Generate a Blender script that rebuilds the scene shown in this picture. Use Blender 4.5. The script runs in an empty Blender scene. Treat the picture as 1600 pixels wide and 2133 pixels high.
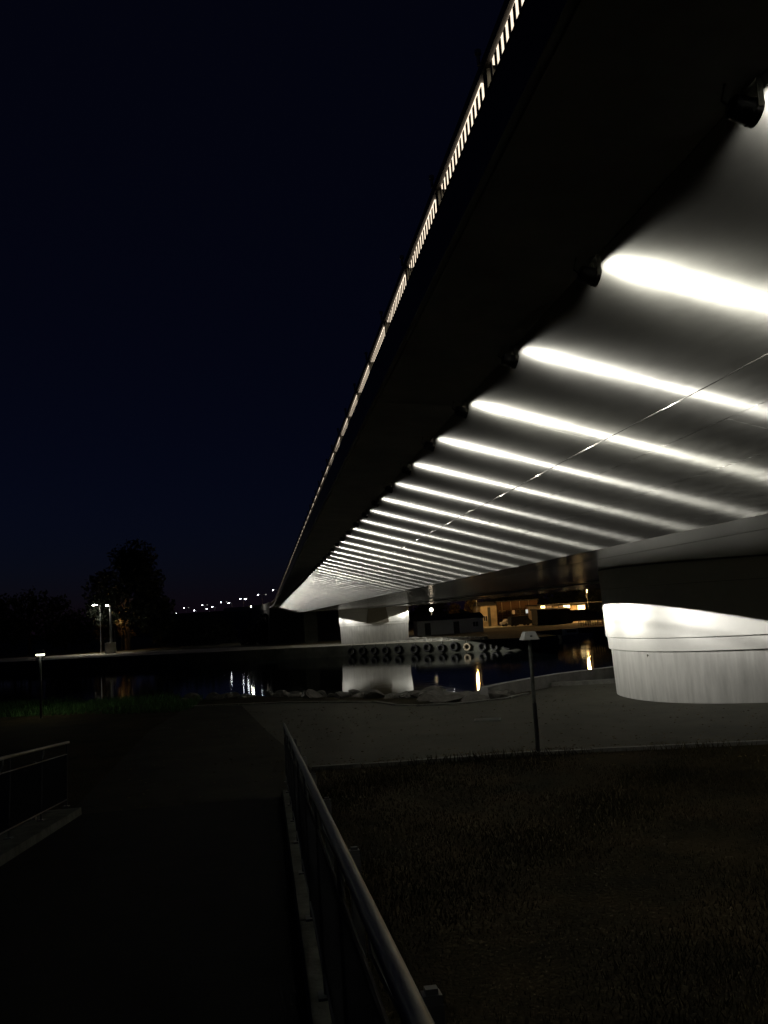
import bpy, bmesh, math, random
import numpy as np
from mathutils import Vector, Matrix
random.seed(7); rng = np.random.default_rng(7)
C = bpy.context.scene.collection
S = bpy.context.scene
# ------------------------------------------------------------------ camera
F = 1800.0; CX, CY = 800.0, 1066.5; EYE = np.array([0, 0, 5.8]); ROLL = math.radians(3.4)
def nrm(v): return v / np.linalg.norm(v)
def camv(px, py): return np.array([(px-CX)/F, -(py-CY)/F, -1.0])
_yc = nrm(camv(572, 1290)); _hp = nrm(camv(572+1000*math.cos(ROLL), 1290-1000*math.sin(ROLL)))
_zc = nrm(np.cross(_hp, _yc)); _xc = np.cross(_yc, _zc)
ROT = np.array([_xc, _yc, _zc])                    # camera -> world
def ray(px, py): return ROT @ camv(px, py)
def on_z(px, py, z):
    r = ray(px, py); return Vector(EYE + r*(z-EYE[2])/r[2])
def at_y(px, py, Y):
    r = ray(px, py); return Vector(EYE + r*Y/r[1])
cam = bpy.data.cameras.new('camera'); camo = bpy.data.objects.new('camera', cam); C.objects.link(camo)
camo.matrix_world = Matrix.Translation(Vector(EYE)) @ Matrix(ROT.tolist()).to_4x4()
cam.sensor_fit = 'VERTICAL'; cam.sensor_height = 36; cam.sensor_width = 27; cam.lens = F/2133*36
cam.clip_start = 0.05; cam.clip_end = 5000
S.camera = camo
# ------------------------------------------------------------------ night sky
W = bpy.data.worlds.new('World'); S.world = W; W.use_nodes = True
nt = W.node_tree; bg = nt.nodes['Background']
sky = nt.nodes.new('ShaderNodeTexSky'); sky.sky_type = 'NISHITA'; sky.sun_disc = False
sky.sun_elevation = math.radians(-5.5); sky.sun_rotation = math.radians(-25); sky.air_density = 1.0; sky.dust_density = 0.2; sky.ozone_density = 4
_add = nt.nodes.new('ShaderNodeMixRGB'); _add.blend_type = 'ADD'; _add.inputs[0].default_value = 1; _add.inputs[2].default_value = (.011, .014, .043, 1)
nt.links.new(sky.outputs[0], _add.inputs[1]); nt.links.new(_add.outputs[0], bg.inputs[0]); bg.inputs[1].default_value = 0.085
S.view_settings.view_transform = 'Standard'; S.view_settings.look = 'None'
S.view_settings.exposure = 0; S.view_settings.gamma = 1; S.view_settings.use_curve_mapping = False
S.render.engine = 'CYCLES'
S.cycles.use_denoising = True; S.cycles.max_bounces = 5; S.cycles.diffuse_bounces = 3; S.cycles.glossy_bounces = 3
S.cycles.sample_clamp_indirect = 3; S.cycles.use_light_tree = True; S.cycles.caustics_reflective = False; S.cycles.caustics_refractive = False
# ------------------------------------------------------------------ materials
def mat(name, col, rough=0.8, metal=0.0, var=0.0, scale=4.0, bump=0.0, bscale=40.0, stretch=(1, 1, 1), col2=None, spec=0.5, detail=6.0, emis=None, estr=0):
    m = bpy.data.materials.new(name); m.use_nodes = True
    t = m.node_tree; b = t.nodes['Principled BSDF']
    b.inputs['Base Color'].default_value = (*col, 1); b.inputs['Roughness'].default_value = rough
    b.inputs['Metallic'].default_value = metal; b.inputs['Specular IOR Level'].default_value = spec
    if emis: b.inputs['Emission Color'].default_value = (*emis, 1); b.inputs['Emission Strength'].default_value = estr
    if var or bump:
        tc = t.nodes.new('ShaderNodeTexCoord'); mp = t.nodes.new('ShaderNodeMapping'); mp.inputs['Scale'].default_value = stretch
        t.links.new(tc.outputs['Object'], mp.inputs[0])
    if var:
        n = t.nodes.new('ShaderNodeTexNoise'); n.inputs['Scale'].default_value = scale; n.inputs['Detail'].default_value = detail; n.inputs['Roughness'].default_value = 0.65
        t.links.new(mp.outputs[0], n.inputs['Vector'])
        r = t.nodes.new('ShaderNodeValToRGB'); r.color_ramp.elements[0].position = 0.3; r.color_ramp.elements[1].position = 0.7
        c1 = tuple(c*(1-var) for c in col); c2 = col2 or tuple(min(1, c*(1+var)) for c in col)
        r.color_ramp.elements[0].color = (*c1, 1); r.color_ramp.elements[1].color = (*c2, 1)
        t.links.new(n.outputs['Fac'], r.inputs[0]); t.links.new(r.outputs[0], b.inputs['Base Color'])
    if bump:
        n2 = t.nodes.new('ShaderNodeTexNoise'); n2.inputs['Scale'].default_value = bscale; n2.inputs['Detail'].default_value = 5
        t.links.new(mp.outputs[0], n2.inputs['Vector'])
        bp = t.nodes.new('ShaderNodeBump'); bp.inputs['Strength'].default_value = 1; bp.inputs['Distance'].default_value = bump
        t.links.new(n2.outputs['Fac'], bp.inputs['Height']); t.links.new(bp.outputs[0], b.inputs['Normal'])
    return m
def emat(name, col, strength):
    m = bpy.data.materials.new(name); m.use_nodes = True; t = m.node_tree; t.nodes.clear()
    e = t.nodes.new('ShaderNodeEmission'); e.inputs[0].default_value = (*col, 1); e.inputs[1].default_value = strength
    o = t.nodes.new('ShaderNodeOutputMaterial'); t.links.new(e.outputs[0], o.inputs[0]); return m
M = dict(
    wing=mat('painted_concrete', (.34, .335, .31), .75, var=.16, scale=1.3, bump=.002, bscale=9, stretch=(1, .35, 1)),
    deckside=mat('dark_edge_steel', (.10, .11, .14), .45, var=.2, scale=2),
    soffit=mat('dark_soffit_concrete', (.36, .35, .32), .8, var=.25, scale=1.5, bump=.002, bscale=12),
    girder=mat('girder_steel', (.30, .30, .27), .21, metal=.4, var=.25, scale=1.2, bump=.012, bscale=1.6, stretch=(.25, 2.2, 1), spec=.6),
    pierw=mat('white_pier_concrete', (.66, .65, .62), .7, var=.05, scale=3),
    pierb=mat('pier_base_concrete', (.54, .53, .505), .85, var=.2, scale=5, bump=.004, bscale=14, stretch=(1, 1, .12)),
    asphalt=mat('asphalt', (.06, .058, .043), .9, spec=.3, var=.3, scale=.8, bump=.004, bscale=60),
    path2=mat('dimmed_asphalt', (.026, .024, .018), .95, var=.45, scale=1.1, bump=.004, bscale=50, spec=.1), rampkerb=mat('weathered_kerb', (.10, .105, .09), .9, var=.45, scale=5, bump=.004, bscale=30, spec=.1),
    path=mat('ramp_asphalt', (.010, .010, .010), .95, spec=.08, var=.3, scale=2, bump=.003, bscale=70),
    conc=mat('concrete', (.27, .265, .25), .85, var=.25, scale=3, bump=.003, bscale=30),
    kerb=mat('kerb_stone', (.15, .147, .13), .85, var=.3, scale=6, bump=.004, bscale=40),
    apron=mat('quay_concrete', (.36, .34, .28), .9, var=.3, scale=.15, stretch=(1, 1, 1)),
    quay=mat('quay_wall_concrete', (.07, .073, .055), .85, var=.35, scale=.8, bump=.02, bscale=2),
    grass=mat('dry_grass', (.022, .020, .011), .95, var=.5, scale=.9, bump=.02, bscale=22, col2=(.038, .029, .015), spec=.05),
    green=mat('bank_grass', (.035, .06, .018), .95, var=.5, scale=1.2, bump=.04, bscale=15, col2=(.05, .09, .03)),
    farland=mat('far_grass', (.06, .055, .025), .95, var=.5, scale=.12),
    blade=mat('grass_blade', (.034, .034, .015), .9, var=.5, scale=.6, col2=(.058, .046, .022), spec=.05),
    bladeg=mat('bank_blade', (.05, .13, .03), .8, var=.4, scale=2),
    rock=mat('rock', (.12, .113, .098), .85, var=.35, scale=3, bump=.02, bscale=8),
    gravel=mat('gravel', (.36, .35, .31), .9, var=.4, scale=2),
    galv=mat('galvanised_steel', (.38, .39, .37), .42, metal=.7, var=.15, scale=9),
    cablem=mat('grey_cable', (.07, .068, .06), .6), matte=mat('matte_dark_paint', (.03, .03, .032), .95, spec=.05), hood=mat('hood_paint', (.42, .42, .38), .5), rail=mat('handrail_steel', (.30, .31, .28), .45, metal=.6, var=.12, scale=12),
    mesh=mat('panel_wire', (.07, .072, .08), .5, metal=.6),
    black=mat('black_housing', (.018, .018, .018), .4),
    bracket=mat('bracket_steel', (.16, .16, .13), .5, metal=.5),
    railing=mat('dark_railing', (.06, .055, .05), .5, metal=.3), baluster=mat('baluster_paint', (.62, .58, .5), .5, metal=.1),
    rubber=mat('tyre_rubber', (.02, .02, .02), .8, bump=.01, bscale=20),
    wood=mat('white_render', (.66, .68, .68), .9, var=.12, scale=.6),
    roofd=mat('dark_roofing', (.03, .03, .032), .8, var=.3, scale=1),
    dark=mat('dark_door', (.05, .055, .05), .7),
    brick=mat('brick_wall', (.10, .055, .03), .9, var=.3, scale=.6),
    stucco=mat('pale_stucco', (.42, .35, .24), .9, var=.3, scale=.5),
    glass=mat('window_glass', (.03, .03, .03), .1, spec=.8),
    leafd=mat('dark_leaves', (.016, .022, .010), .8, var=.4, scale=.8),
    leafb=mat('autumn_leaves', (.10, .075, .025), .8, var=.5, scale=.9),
    bark=mat('bark', (.06, .045, .03), .95, var=.3, scale=3),
    car=mat('car_paint', (.04, .045, .05), .25, spec=.6), carl=mat('pale_car_paint', (.5, .5, .5), .25),
    bin=mat('bin_plastic', (.03, .06, .03), .6),
    led=emat('warm_led', (1, .82, .62), 1.5), lens=emat('spot_lens', (1, .97, .86), 12),
    lampw=emat('white_lamp', (.9, .95, 1), 24), lampn=emat('quay_lamp', (1, .96, .85), 60), lampo=emat('sodium_lamp', (1, .55, .16), 220),
    globe=emat('globe_glass', (1, .93, .8), 9), lampg=emat('bollard_light', (1, 1, .72), 14), glowwall=emat('lamplit_wall_glow', (1, .72, .32), 4.5), litdim=emat('dim_window_wall_glow', (1, .5, .16), .35), winwhite=emat('lit_white_window', (.9, .9, .8), .8),
)
def water_mat():
    m = bpy.data.materials.new('water'); m.use_nodes = True; t = m.node_tree; b = t.nodes['Principled BSDF']
    b.inputs['Base Color'].default_value = (.004, .006, .007, 1); b.inputs['Roughness'].default_value = .035; b.inputs['IOR'].default_value = 1.33
    tc = t.nodes.new('ShaderNodeTexCoord'); mp = t.nodes.new('ShaderNodeMapping'); mp.inputs['Scale'].default_value = (.5, 1.0, 1)
    n = t.nodes.new('ShaderNodeTexNoise'); n.inputs['Scale'].default_value = 1.6; n.inputs['Detail'].default_value = 4
    bp = t.nodes.new('ShaderNodeBump'); bp.inputs['Distance'].default_value = .006; bp.inputs['Strength'].default_value = 1
    t.links.new(tc.outputs['Object'], mp.inputs[0]); t.links.new(mp.outputs[0], n.inputs['Vector']); t.links.new(n.outputs['Fac'], bp.inputs['Height']); t.links.new(bp.outputs[0], b.inputs['Normal'])
    return m
M['water'] = water_mat()
# ------------------------------------------------------------------ helpers
class MB:
    def __init__(s): s.v = []; s.f = []
    def add(s, vs, fs):
        o = len(s.v); s.v += [tuple(v) for v in vs]; s.f += [tuple(i+o for i in f) for f in fs]; return s
    def box(s, x0, x1, y0, y1, z0, z1):
        return s.add([(x, y, z) for z in (z0, z1) for y in (y0, y1) for x in (x0, x1)], [(0, 2, 3, 1), (4, 5, 7, 6), (0, 1, 5, 4), (2, 6, 7, 3), (0, 4, 6, 2), (1, 3, 7, 5)])
    def hexa(s, lo, hi):   # two matching quads
        n = len(lo); return s.add(list(lo)+list(hi), [tuple(range(n))[::-1], tuple(range(n, 2*n))]+[(i, (i+1) % n, n+(i+1) % n, n+i) for i in range(n)])
    def tube(s, pts, r, n=8, caps=True):
        pts = [Vector(p) for p in pts]; rs = r if isinstance(r, (list, tuple)) else [r]*len(pts); rings = []; 
        d0 = (pts[1]-pts[0]).normalized(); up = Vector((0, 0, 1)) if abs(d0.z) < .9 else Vector((1, 0, 0))
        for i, p in enumerate(pts):
            d = (pts[min(i+1, len(pts)-1)]-pts[max(i-1, 0)]).normalized(); a = d.cross(up).normalized(); b = a.cross(d)
            rings += [p+(a*math.cos(2*math.pi*k/n)+b*math.sin(2*math.pi*k/n))*rs[i] for k in range(n)]
        fs = [(i*n+k, i*n+(k+1) % n, (i+1)*n+(k+1) % n, (i+1)*n+k) for i in range(len(pts)-1) for k in range(n)]
        if caps: fs += [tuple(range(n))[::-1], tuple(range((len(pts)-1)*n, len(pts)*n))]
        return s.add(rings, fs)
    def lathe(s, prof, n=24, cx=0, cy=0):
        vs = [(cx+r*math.cos(2*math.pi*k/n), cy+r*math.sin(2*math.pi*k/n), z) for r, z in prof for k in range(n)]
        fs = [(i*n+k, i*n+(k+1) % n, (i+1)*n+(k+1) % n, (i+1)*n+k) for i in range(len(prof)-1) for k in range(n)]
        return s.add(vs, fs+[tuple(range(n))[::-1], tuple(range((len(prof)-1)*n, len(prof)*n))])
    def mesh(s, name, m, smooth=False):
        me = bpy.data.meshes.new(name); me.from_pydata(s.v, [], s.f); me.materials.append(m); me.update()
        if smooth:
            me.polygons.foreach_set('use_smooth', [True]*len(me.polygons)); me.set_sharp_from_angle(angle=math.radians(40))
        return me
    def build(s, name, m, parent=None, smooth=False, **k): return obj(name, s.mesh(name, m, smooth), parent, **k)
def obj(name, me, parent=None, loc=None, **k):
    o = bpy.data.objects.new(name, me); C.objects.link(o)
    if parent: o.parent = parent
    if loc is not None: o.location = loc
    for a, b in k.items(): o[a] = b
    return o
def thing(name, label, cat, loc=(0, 0, 0), rz=0, group=None):
    o = obj(name, None, None, loc); o.empty_display_size = .1; o.rotation_euler = (0, 0, rz); o['label'] = label; o['category'] = cat
    if group: o['group'] = group
    return o
def tag(o, label, cat, group=None):
    o['label'] = label; o['category'] = cat
    if group: o['group'] = group
    return o
def copy_tree(o, loc, label=None, parent=None, rz=None):
    c = o.copy(); C.objects.link(c)
    if parent: c.parent = parent
    else:
        c.location = loc
        if rz is not None: c.rotation_euler = (0, 0, rz)
        if label: c['label'] = label
    for ch in list(o.children): copy_tree(ch, None, None, c)
    return c
def plight(name, loc, power, col, parent=None, r=.1, spot=None, aim=None, blend=1):
    l = bpy.data.lights.new(name, 'SPOT' if spot else 'POINT'); l.energy = power; l.color = col; l.shadow_soft_size = r
    if spot: l.spot_size = math.radians(spot); l.spot_blend = blend
    o = obj(name, l, parent, loc)
    if aim is not None: o.rotation_euler = Vector(aim).to_track_quat('-Z', 'Y').to_euler()
    return o
def poly(name, pts, z, m, parent=None, thick=.0, **k):
    bm = bmesh.new(); vs = [bm.verts.new((p[0], p[1], z)) for p in pts]; f = bm.faces.new(vs)
    if f.normal.z < 0: f.normal_flip()
    bm.normal_update()
    if bm.faces[:][0].normal.z < 0: bmesh.ops.reverse_faces(bm, faces=bm.faces[:])
    if thick:
        r = bmesh.ops.extrude_face_region(bm, geom=bm.faces[:]); bmesh.ops.translate(bm, verts=[v for v in r['geom'] if isinstance(v, bmesh.types.BMVert)], vec=(0, 0, -thick)); bmesh.ops.recalc_face_normals(bm, faces=bm.faces)
    bmesh.ops.triangulate(bm, faces=[f for f in bm.faces if len(f.verts) > 4])
    me = bpy.data.meshes.new(name); bm.to_mesh(me); bm.free(); me.materials.append(m)
    return obj(name, me, parent, **k)
# ------------------------------------------------------------------ ground, water, banks
BX = [-300, -60, -45, -11.3, -7.2, -3.3, -.15, 2.1, 4.7, 6.2, 7.6, 9.4, 12, 20, 60, 300]
BY = [70, 52, 47, 37.4, 35.7, 34.0, 33.0, 31.0, 28.6, 27.0, 27.3, 28.7, 29.8, 31.2, 34, 60]
cols = sorted(set(BX+list(np.arange(-30, 20, 1.0)))); prof = [(-400, 3.04), (-60, 3.04), (-25, 3.04), (-15, 3.04), (-8, 3.04), (-3, 3.04), (-1.0, 3.03), (.0, 2.95), (1.2, 2.2), (2.6, 1.2), (4.6, -.2), (7, -1.5)]
b = MB(); vs = []
for x in cols:
    yb = float(np.interp(x, BX, BY))
    for dy, z in prof:
        j = rng.normal()*.12 if -.5 < dy < 5 else 0
        vs.append((x, yb+dy, z+j - (2.2 if (x > 6.8 and dy > .5) else 0)))
n = len(prof); fs = [(i*n+j, (i+1)*n+j, (i+1)*n+j+1, i*n+j+1) for i in range(len(cols)-1) for j in range(n-1)]
b.add(vs, fs).build('ground', M['grass'], kind='structure')
MB().add([(-2500, 20, 0), (2500, 20, 0), (2500, 260, 0), (-2500, 260, 0)], [(0, 1, 2, 3)]).build('river_water', M['water'], kind='structure')
poly('footpath', [(-3.2, 13.62), (.5, 13.6), (.55, 16.15), (-.3, 22), (-1.2, 29.2), (-3, 29.8), (-3.4, 24)], 3.075, M['path2'], kind='structure')  # darker asphalt colour stands in for light falling off to the left
poly('riverside_plaza', [ (.55, 16.15), (2.4, 15.95), (4.7, 15.85), (6.64, 15.43), (8.73, 15.0), (14, 13.8), (45, 11), (45, 32.6), (20, 31), (11.8, 29.5), (9.4, 28.3), (8.1, 27.2), (7.6, 26.0), (6.73, 25.2), (5.26, 24.7), (4.0, 24.95), (2.93, 26.9), (.5, 28.6), (-1.2, 29.2), (-.3, 22)], 3.075, M['asphalt'], kind='structure')
def kerbline(name, pts, w, h, m=M['kerb'], seg=1.0, base=3.0, top=3.12, parent=None):
    # row of separate kerb stones
    k = 0; pts = [Vector((p[0], p[1], 0)) for p in pts]; out = []
    for a, b2 in zip(pts[:-1], pts[1:]):
        L = (b2-a).length; nn = max(1, round(L/seg)); d = (b2-a)/nn; side = Vector((-d.y, d.x, 0)).normalized()*w/2
        for i in range(nn):
            p = a+d*i+d*.01; q = a+d*(i+1)-d*.01; t = top+rng.normal()*.004
            lo = [(p-side), (q-side), (q+side), (p+side)]
            MB().hexa([(v.x, v.y, base) for v in lo], [(v.x, v.y, t) for v in lo]).build('kerb_stone', m, parent); k += 1
kr = obj('river_kerb', MB().add([(1.5, 28, 3.0), (1.6, 28, 3.0), (1.6, 28.1, 3.0)], [(0, 1, 2)]).mesh('river_kerb', M['kerb']), kind='structure')
kerbline('k', [(-3, 29.9), (.5, 28.7), (2.93, 27.0), (3.4, 25.7), (4.0, 25.05), (5.26, 24.8), (6.73, 25.3), (7.55, 26.1)], .15, .1, parent=kr)
kp = obj('plaza_kerb', MB().add([(.6, 16.2, 3.0), (.7, 16.2, 3.0), (.7, 16.3, 3.0)], [(0, 1, 2)]).mesh('plaza_kerb', M['kerb']), kind='structure')
kerbline('k', [(.55, 16.2), (2.4, 16.0), (4.7, 15.9), (6.64, 15.48), (8.73, 15.05), (14, 13.9), (20, 13.2)], .12, .1, top=3.105, parent=kp)
# river wall round the plaza edge
wl = thing('river_wall', 'low curved concrete wall along the water beside the big white pier', 'wall')
wp = [(6.1, 25.7), (6.9, 26.6), (7.9, 27.5), (9.4, 28.7), (11.8, 29.9), (16, 30.9), (22, 31.6), (45, 33.2)]
for a, c in zip(wp[:-1], wp[1:]):
    a = Vector((*a, 0)); c = Vector((*c, 0)); d = (c-a).normalized(); s = Vector((-d.y, d.x, 0))*.14; g = d*.006
    q = [a+g-s, c-g-s, c-g+s, a+g+s]
    MB().hexa([(v.x, v.y, -1.5) for v in q], [(v.x, v.y, 3.42) for v in q]).build('wall_segment', M['conc'], wl)
st = MB().hexa([(8.9, 28.0, 3.0), (11.0, 27.5, 3.0), (16, 27.6, 3.0), (16, 27.9, 3.0), (11.0, 27.8, 3.0), (9.0, 28.2, 3.0)], [(8.9, 28.0, 3.2), (11.0, 27.5, 3.2), (16, 27.6, 3.2), (16, 27.9, 3.2), (11.0, 27.8, 3.2), (9.0, 28.2, 3.2)]).build('stone_step', M['kerb'])
tag(st, 'long low stone edging between the river wall and the white pier', 'edging')
h = thing('drain_cover', 'small pale rectangular metal cover set flat in the plaza', 'drain cover', (5.0, 20.9, 3.078), -.28)
MB().box(-.32, .32, -.2, .2, 0, .02).build('frame', M['galv'], h)
for i in range(5): MB().box(-.28, .28, -.16+i*.07, -.12+i*.07, .022, .03).build('bar', M['galv'], h)
# ------------------------------------------------------------------ ramp we stand on
pd = nrm(ray(563, 1445)); lat = nrm(np.cross(pd, [0, 0, 1])); nn_ = np.cross(lat, pd); P0 = np.array([0, 0, 4.25])
def P(s, l, hh=0.0): return tuple(P0+pd*s+lat*l+nn_*hh)
def Pf(s, l, z): p = P0+pd*s+lat*l; return (p[0], p[1], z)
S0, S1 = -6.0, 13.75
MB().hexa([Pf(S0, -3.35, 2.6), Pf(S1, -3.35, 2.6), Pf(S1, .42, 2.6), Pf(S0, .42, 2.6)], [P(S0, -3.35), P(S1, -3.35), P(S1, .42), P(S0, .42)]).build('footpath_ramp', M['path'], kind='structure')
for l0, l1, nm in ((.115, .40, 'right'), (-3.3, -2.82, 'left')):
    kb = obj('ramp_kerb', MB().add([P(0, (l0+l1)/2, .002), P(.02, (l0+l1)/2, .002), P(.02, (l0+l1)/2+.02, .002)], [(0, 1, 2)]).mesh('ramp_kerb', M['kerb']), kind='structure')
    s = S0
    while s < S1-.1:
        e = min(s+2.96, S1-.05); MB().hexa([P(s, l0, .001), P(e, l0, .001), P(e, l1, .001), P(s, l1, .001)], [P(s, l0+.01, .1), P(e, l0+.01, .1), P(e, l1-.01, .1), P(s, l1-.01, .1)]).build('kerb_block', M['rampkerb'], kb); s = e+.015
def railing(lr, lo, label, side, send):
    t = thing('path_railing', label, 'railing', (0, 0, 0), 0, 'railings of the sloping footpath')
    hpts = [P(s, lr, 1.03) for s in np.linspace(S0, send, 14)]
    MB().tube(hpts, .0215, 14).build('handrail', M['rail'], t, True)
    MB().tube([P(S0, lr, .86), P(send-.12, lr, .86)], .010, 8).build('upper_rail', M['matte'] if side > 0 else M['mesh'], t, True)
    MB().tube([P(S0, lr, .2), P(send-.12, lr, .2)], .012, 8).build('lower_rail', M['mesh'], t, True)
    s = send-.12; k = 0
    while s > S0:
        o = MB().box(0, 0, 0, 0, 0, 0)
        b = MB(); b.tube([P(s, lr, .1), P(s, lr, 1.01)], .012, 8); b.hexa([P(s-.06, lr-.04, .1), P(s+.06, lr-.04, .1), P(s+.06, lr+.04, .1), P(s-.06, lr+.04, .1)], [P(s-.06, lr-.04, .112), P(s+.06, lr-.04, .112), P(s+.06, lr+.04, .112), P(s-.06, lr+.04, .112)])
        b.build('upright', M['mesh'], t, True); s -= 1.48
    s = 2.0+1.87*6 if side > 0 else 1.4+1.87*6
    while s > S0:
        if s < send:
            q = lo; b = MB(); w = .024
            for (za, zb, ww) in ((-.55, .83, w), (.83, .85, w*.92), (.85, .862, w*.6)):
                b.hexa([P(s-ww, q-ww, za), P(s+ww, q-ww, za), P(s+ww, q+ww, za), P(s-ww, q+ww, za)], [P(s-ww, q-ww, zb), P(s+ww, q-ww, zb), P(s+ww, q+ww, zb), P(s-ww, q+ww, zb)])
            po = b.build('post', M['galv'], t)
            MB().tube([P(s, q, .78), P(s, (q+lr)/2, .8), P(s, lr, .95), P(s, lr, 1.01)], .009, 6).build('bracket', M['galv'], po)
        s -= 1.87
    b = MB(); s = send-.12     # fine vertical bars of the infill
    lo_, hi_ = (S0, send-.12) if side > 0 else (6.5, send-.12)
    for q in np.arange(1.0 if side > 0 else lo_, hi_, .055): b.tube([P(q, lr, .205), P(q, lr, .855)], .0028 if side > 0 else .011, 3, False)
    b.build('infill_wires', M['mesh'], t, kind='stuff')
    return t
railing(.206, .335, 'long steel handrail running down the right side of the footpath in the foreground', 1, 14.9)
railing(-3.1, -3.22, 'short end of steel railing on the left edge of the footpath', -1, 14.1)
# ------------------------------------------------------------------ road bridge
def off(Y):
    if Y <= 125: return -.0085*Y
    return -.0085*Y-(Y-125)**2/1500
E0 = 5.8
def Z(r): return E0+r
ARR = (5.70, Z(.86)); LMP = (1.94, Z(1.93)); EDG = (1.075, Z(2.0)); TOP = (1.06, Z(2.24)); CEN = 14.9
def mx(x): return 2*CEN-x
YS = list(np.arange(-16, 154.1, 2.0))
def extr(name, prof, ys, m, parent, closed=True, **k):
    b = MB(); n = len(prof); vs = [(x+off(y), y, z) for y in ys for x, z in prof]
    fs = [(i*n+j, (i+1)*n+j, (i+1)*n+(j+1) % n, i*n+(j+1) % n) for i in range(len(ys)-1) for j in range(n if closed else n-1)]
    if closed: fs += [tuple(range(n)), tuple(range((len(ys)-1)*n, len(ys)*n))[::-1]]
    b.add(vs, fs); me = b.mesh(name, m); bm = bmesh.new(); bm.from_mesh(me); bmesh.ops.recalc_face_normals(bm, faces=bm.faces); bm.to_mesh(me); bm.free()
    return obj(name, me, parent, **k)
br = thing('road_bridge', 'long road bridge seen from below with floodlit sloping underside', 'bridge', (0, 0, 0))
# deck body, set back behind the soffit panels
body = [(1.13, Z(2.02)), (1.94, Z(1.97)), (5.76, Z(.90)), (mx(5.76), Z(.90)), (mx(1.94), Z(1.97)), (mx(1.13), Z(2.02)), (mx(1.13), Z(2.24)), (1.13, Z(2.24))]
extr('deck', body, YS, M['soffit'], br)
extr('edge_beam', [(1.085, Z(2.0)), (1.125, Z(2.0)), (1.125, Z(2.24)), (1.06, Z(2.24))], YS, M['deckside'], br)
extr('deck_coping', [(1.055, Z(2.243)), (1.14, Z(2.243)), (1.14, Z(2.26)), (1.06, Z(2.26))], YS, M['deckside'], br)
def strip_panels(name, prof0, prof1, th, L, m, y0, y1, gap=.008, jitter=0):
    # panels between section points prof0 -> prof1, hung under the body
    y = y0; d = Vector((prof1[0]-prof0[0], prof1[1]-prof0[1])).normalized(); nrmv = Vector((-d.y, d.x))
    if nrmv.y < 0: nrmv = -nrmv
    while y < y1-.1:
        e = min(y+L, y1); lo = []; hi = []; j = rng.normal()*jitter
        for yy, p in ((y+gap/2, prof0), (e-gap/2, prof0), (e-gap/2, prof1), (y+gap/2, prof1)):
            lo.append((p[0]+off(yy), yy, p[1]+j)); hi.append((p[0]+nrmv.x*th+off(yy), yy, p[1]+nrmv.y*th+j))
        MB().hexa(hi, lo).build(name, m, br); y = e
def lerp(a, b2, t): return (a[0]+(b2[0]-a[0])*t, a[1]+(b2[1]-a[1])*t)
strip_panels('edge_soffit_panel', (1.13, Z(1.995)), (1.935, Z(1.932)), .02, 6, M['soffit'], -16, 154)
A2 = (ARR[0], ARR[1]+.002)
sl = lambda t: lerp(LMP, A2, t)
tt = [0, .49, .67, .999]
for i in range(3):
    p0 = sl(tt[i]); p1 = sl(tt[i+1]-.0012)
    strip_panels('soffit_panel', p0, p1, .03, 6.0 if i == 0 else 4.5, M['wing'], -16, 154, .006, 0)
for i, (xa, xb) in enumerate(((5.705, 7.1), (7.1, 10.6), (10.6, 14.28), (14.42, 19.5), (19.5, mx(5.7)))):
    strip_panels('bottom_plate', (xa+.004, Z(.864)+(.0 if i else .004)), (xb-.004, Z(.864)+(.0 if i else .004)), .035, 9.0, M['girder'], -16, 154, .006, .001)
extr('bottom_pipe', [(14.30+.05*math.cos(a)+.05, Z(.78)+.05*math.sin(a)) for a in np.arange(0, 6.28, .785)], YS[::2]+[154], M['galv'], br)
strip_panels('far_wing_soffit', (mx(5.71), Z(.862)), (mx(1.94), Z(1.93)), .03, 12, M['wing'], -16, 154)
cable = thing('soffit_cable', 'thin sagging cable clipped under the bright sloping underside of the bridge', 'cable')
pts = []; clips = []
for i, y in enumerate(np.arange(2.0, 25.1, .5)):
    ph = ((y-2) % 4.6)/4.6; sag = .008*4*ph*(1-ph); x = 3.12+.01*math.sin(y*1.3); z = LMP[1]-(x-LMP[0])*.2831-.145-sag
    pts.append((x+off(y), y, z))
MB().tube(pts, .004, 6).build('wire', M['cablem'], cable, True)
for y in (2.0, 25.0):
    x = 3.12; z = LMP[1]-(x-LMP[0])*.2831; MB().tube([(x+off(y), y, z+.002), (x+off(y), y, z-.15)], .006, 6).build('end_bracket', M['bracket'], cable)
# ---- spotlights under the edge
def beam_nodes(l, comps):
    l.use_nodes = True; t = l.node_tree; e = t.nodes['Emission']
    tc = t.nodes.new('ShaderNodeTexCoord'); sp = t.nodes.new('ShaderNodeSeparateXYZ'); t.links.new(tc.outputs['Normal'], sp.inputs[0])
    def mth(op, a, b2=None):
        n = t.nodes.new('ShaderNodeMath'); n.operation = op
        for i, v in enumerate((a, b2)):
            if v is None: continue
            if isinstance(v, (int, float)): n.inputs[i].default_value = v
            else: t.links.new(v, n.inputs[i])
        return n.outputs[0]
    th2 = mth('MULTIPLY', mth('SUBTRACT', 1.0, mth('ABSOLUTE', sp.outputs[2])), 2.0); tot = None
    for amp, sig in comps:   # gaussian lobes of the lamp's photometric curve
        g = mth('MULTIPLY', mth('EXPONENT', mth('MULTIPLY', th2, -1/(2*math.radians(sig)**2))), amp); tot = g if tot is None else mth('ADD', tot, g)
    t.links.new(tot, e.inputs['Strength'])
SPH = -.10
pitch = math.atan(.2831)
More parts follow.
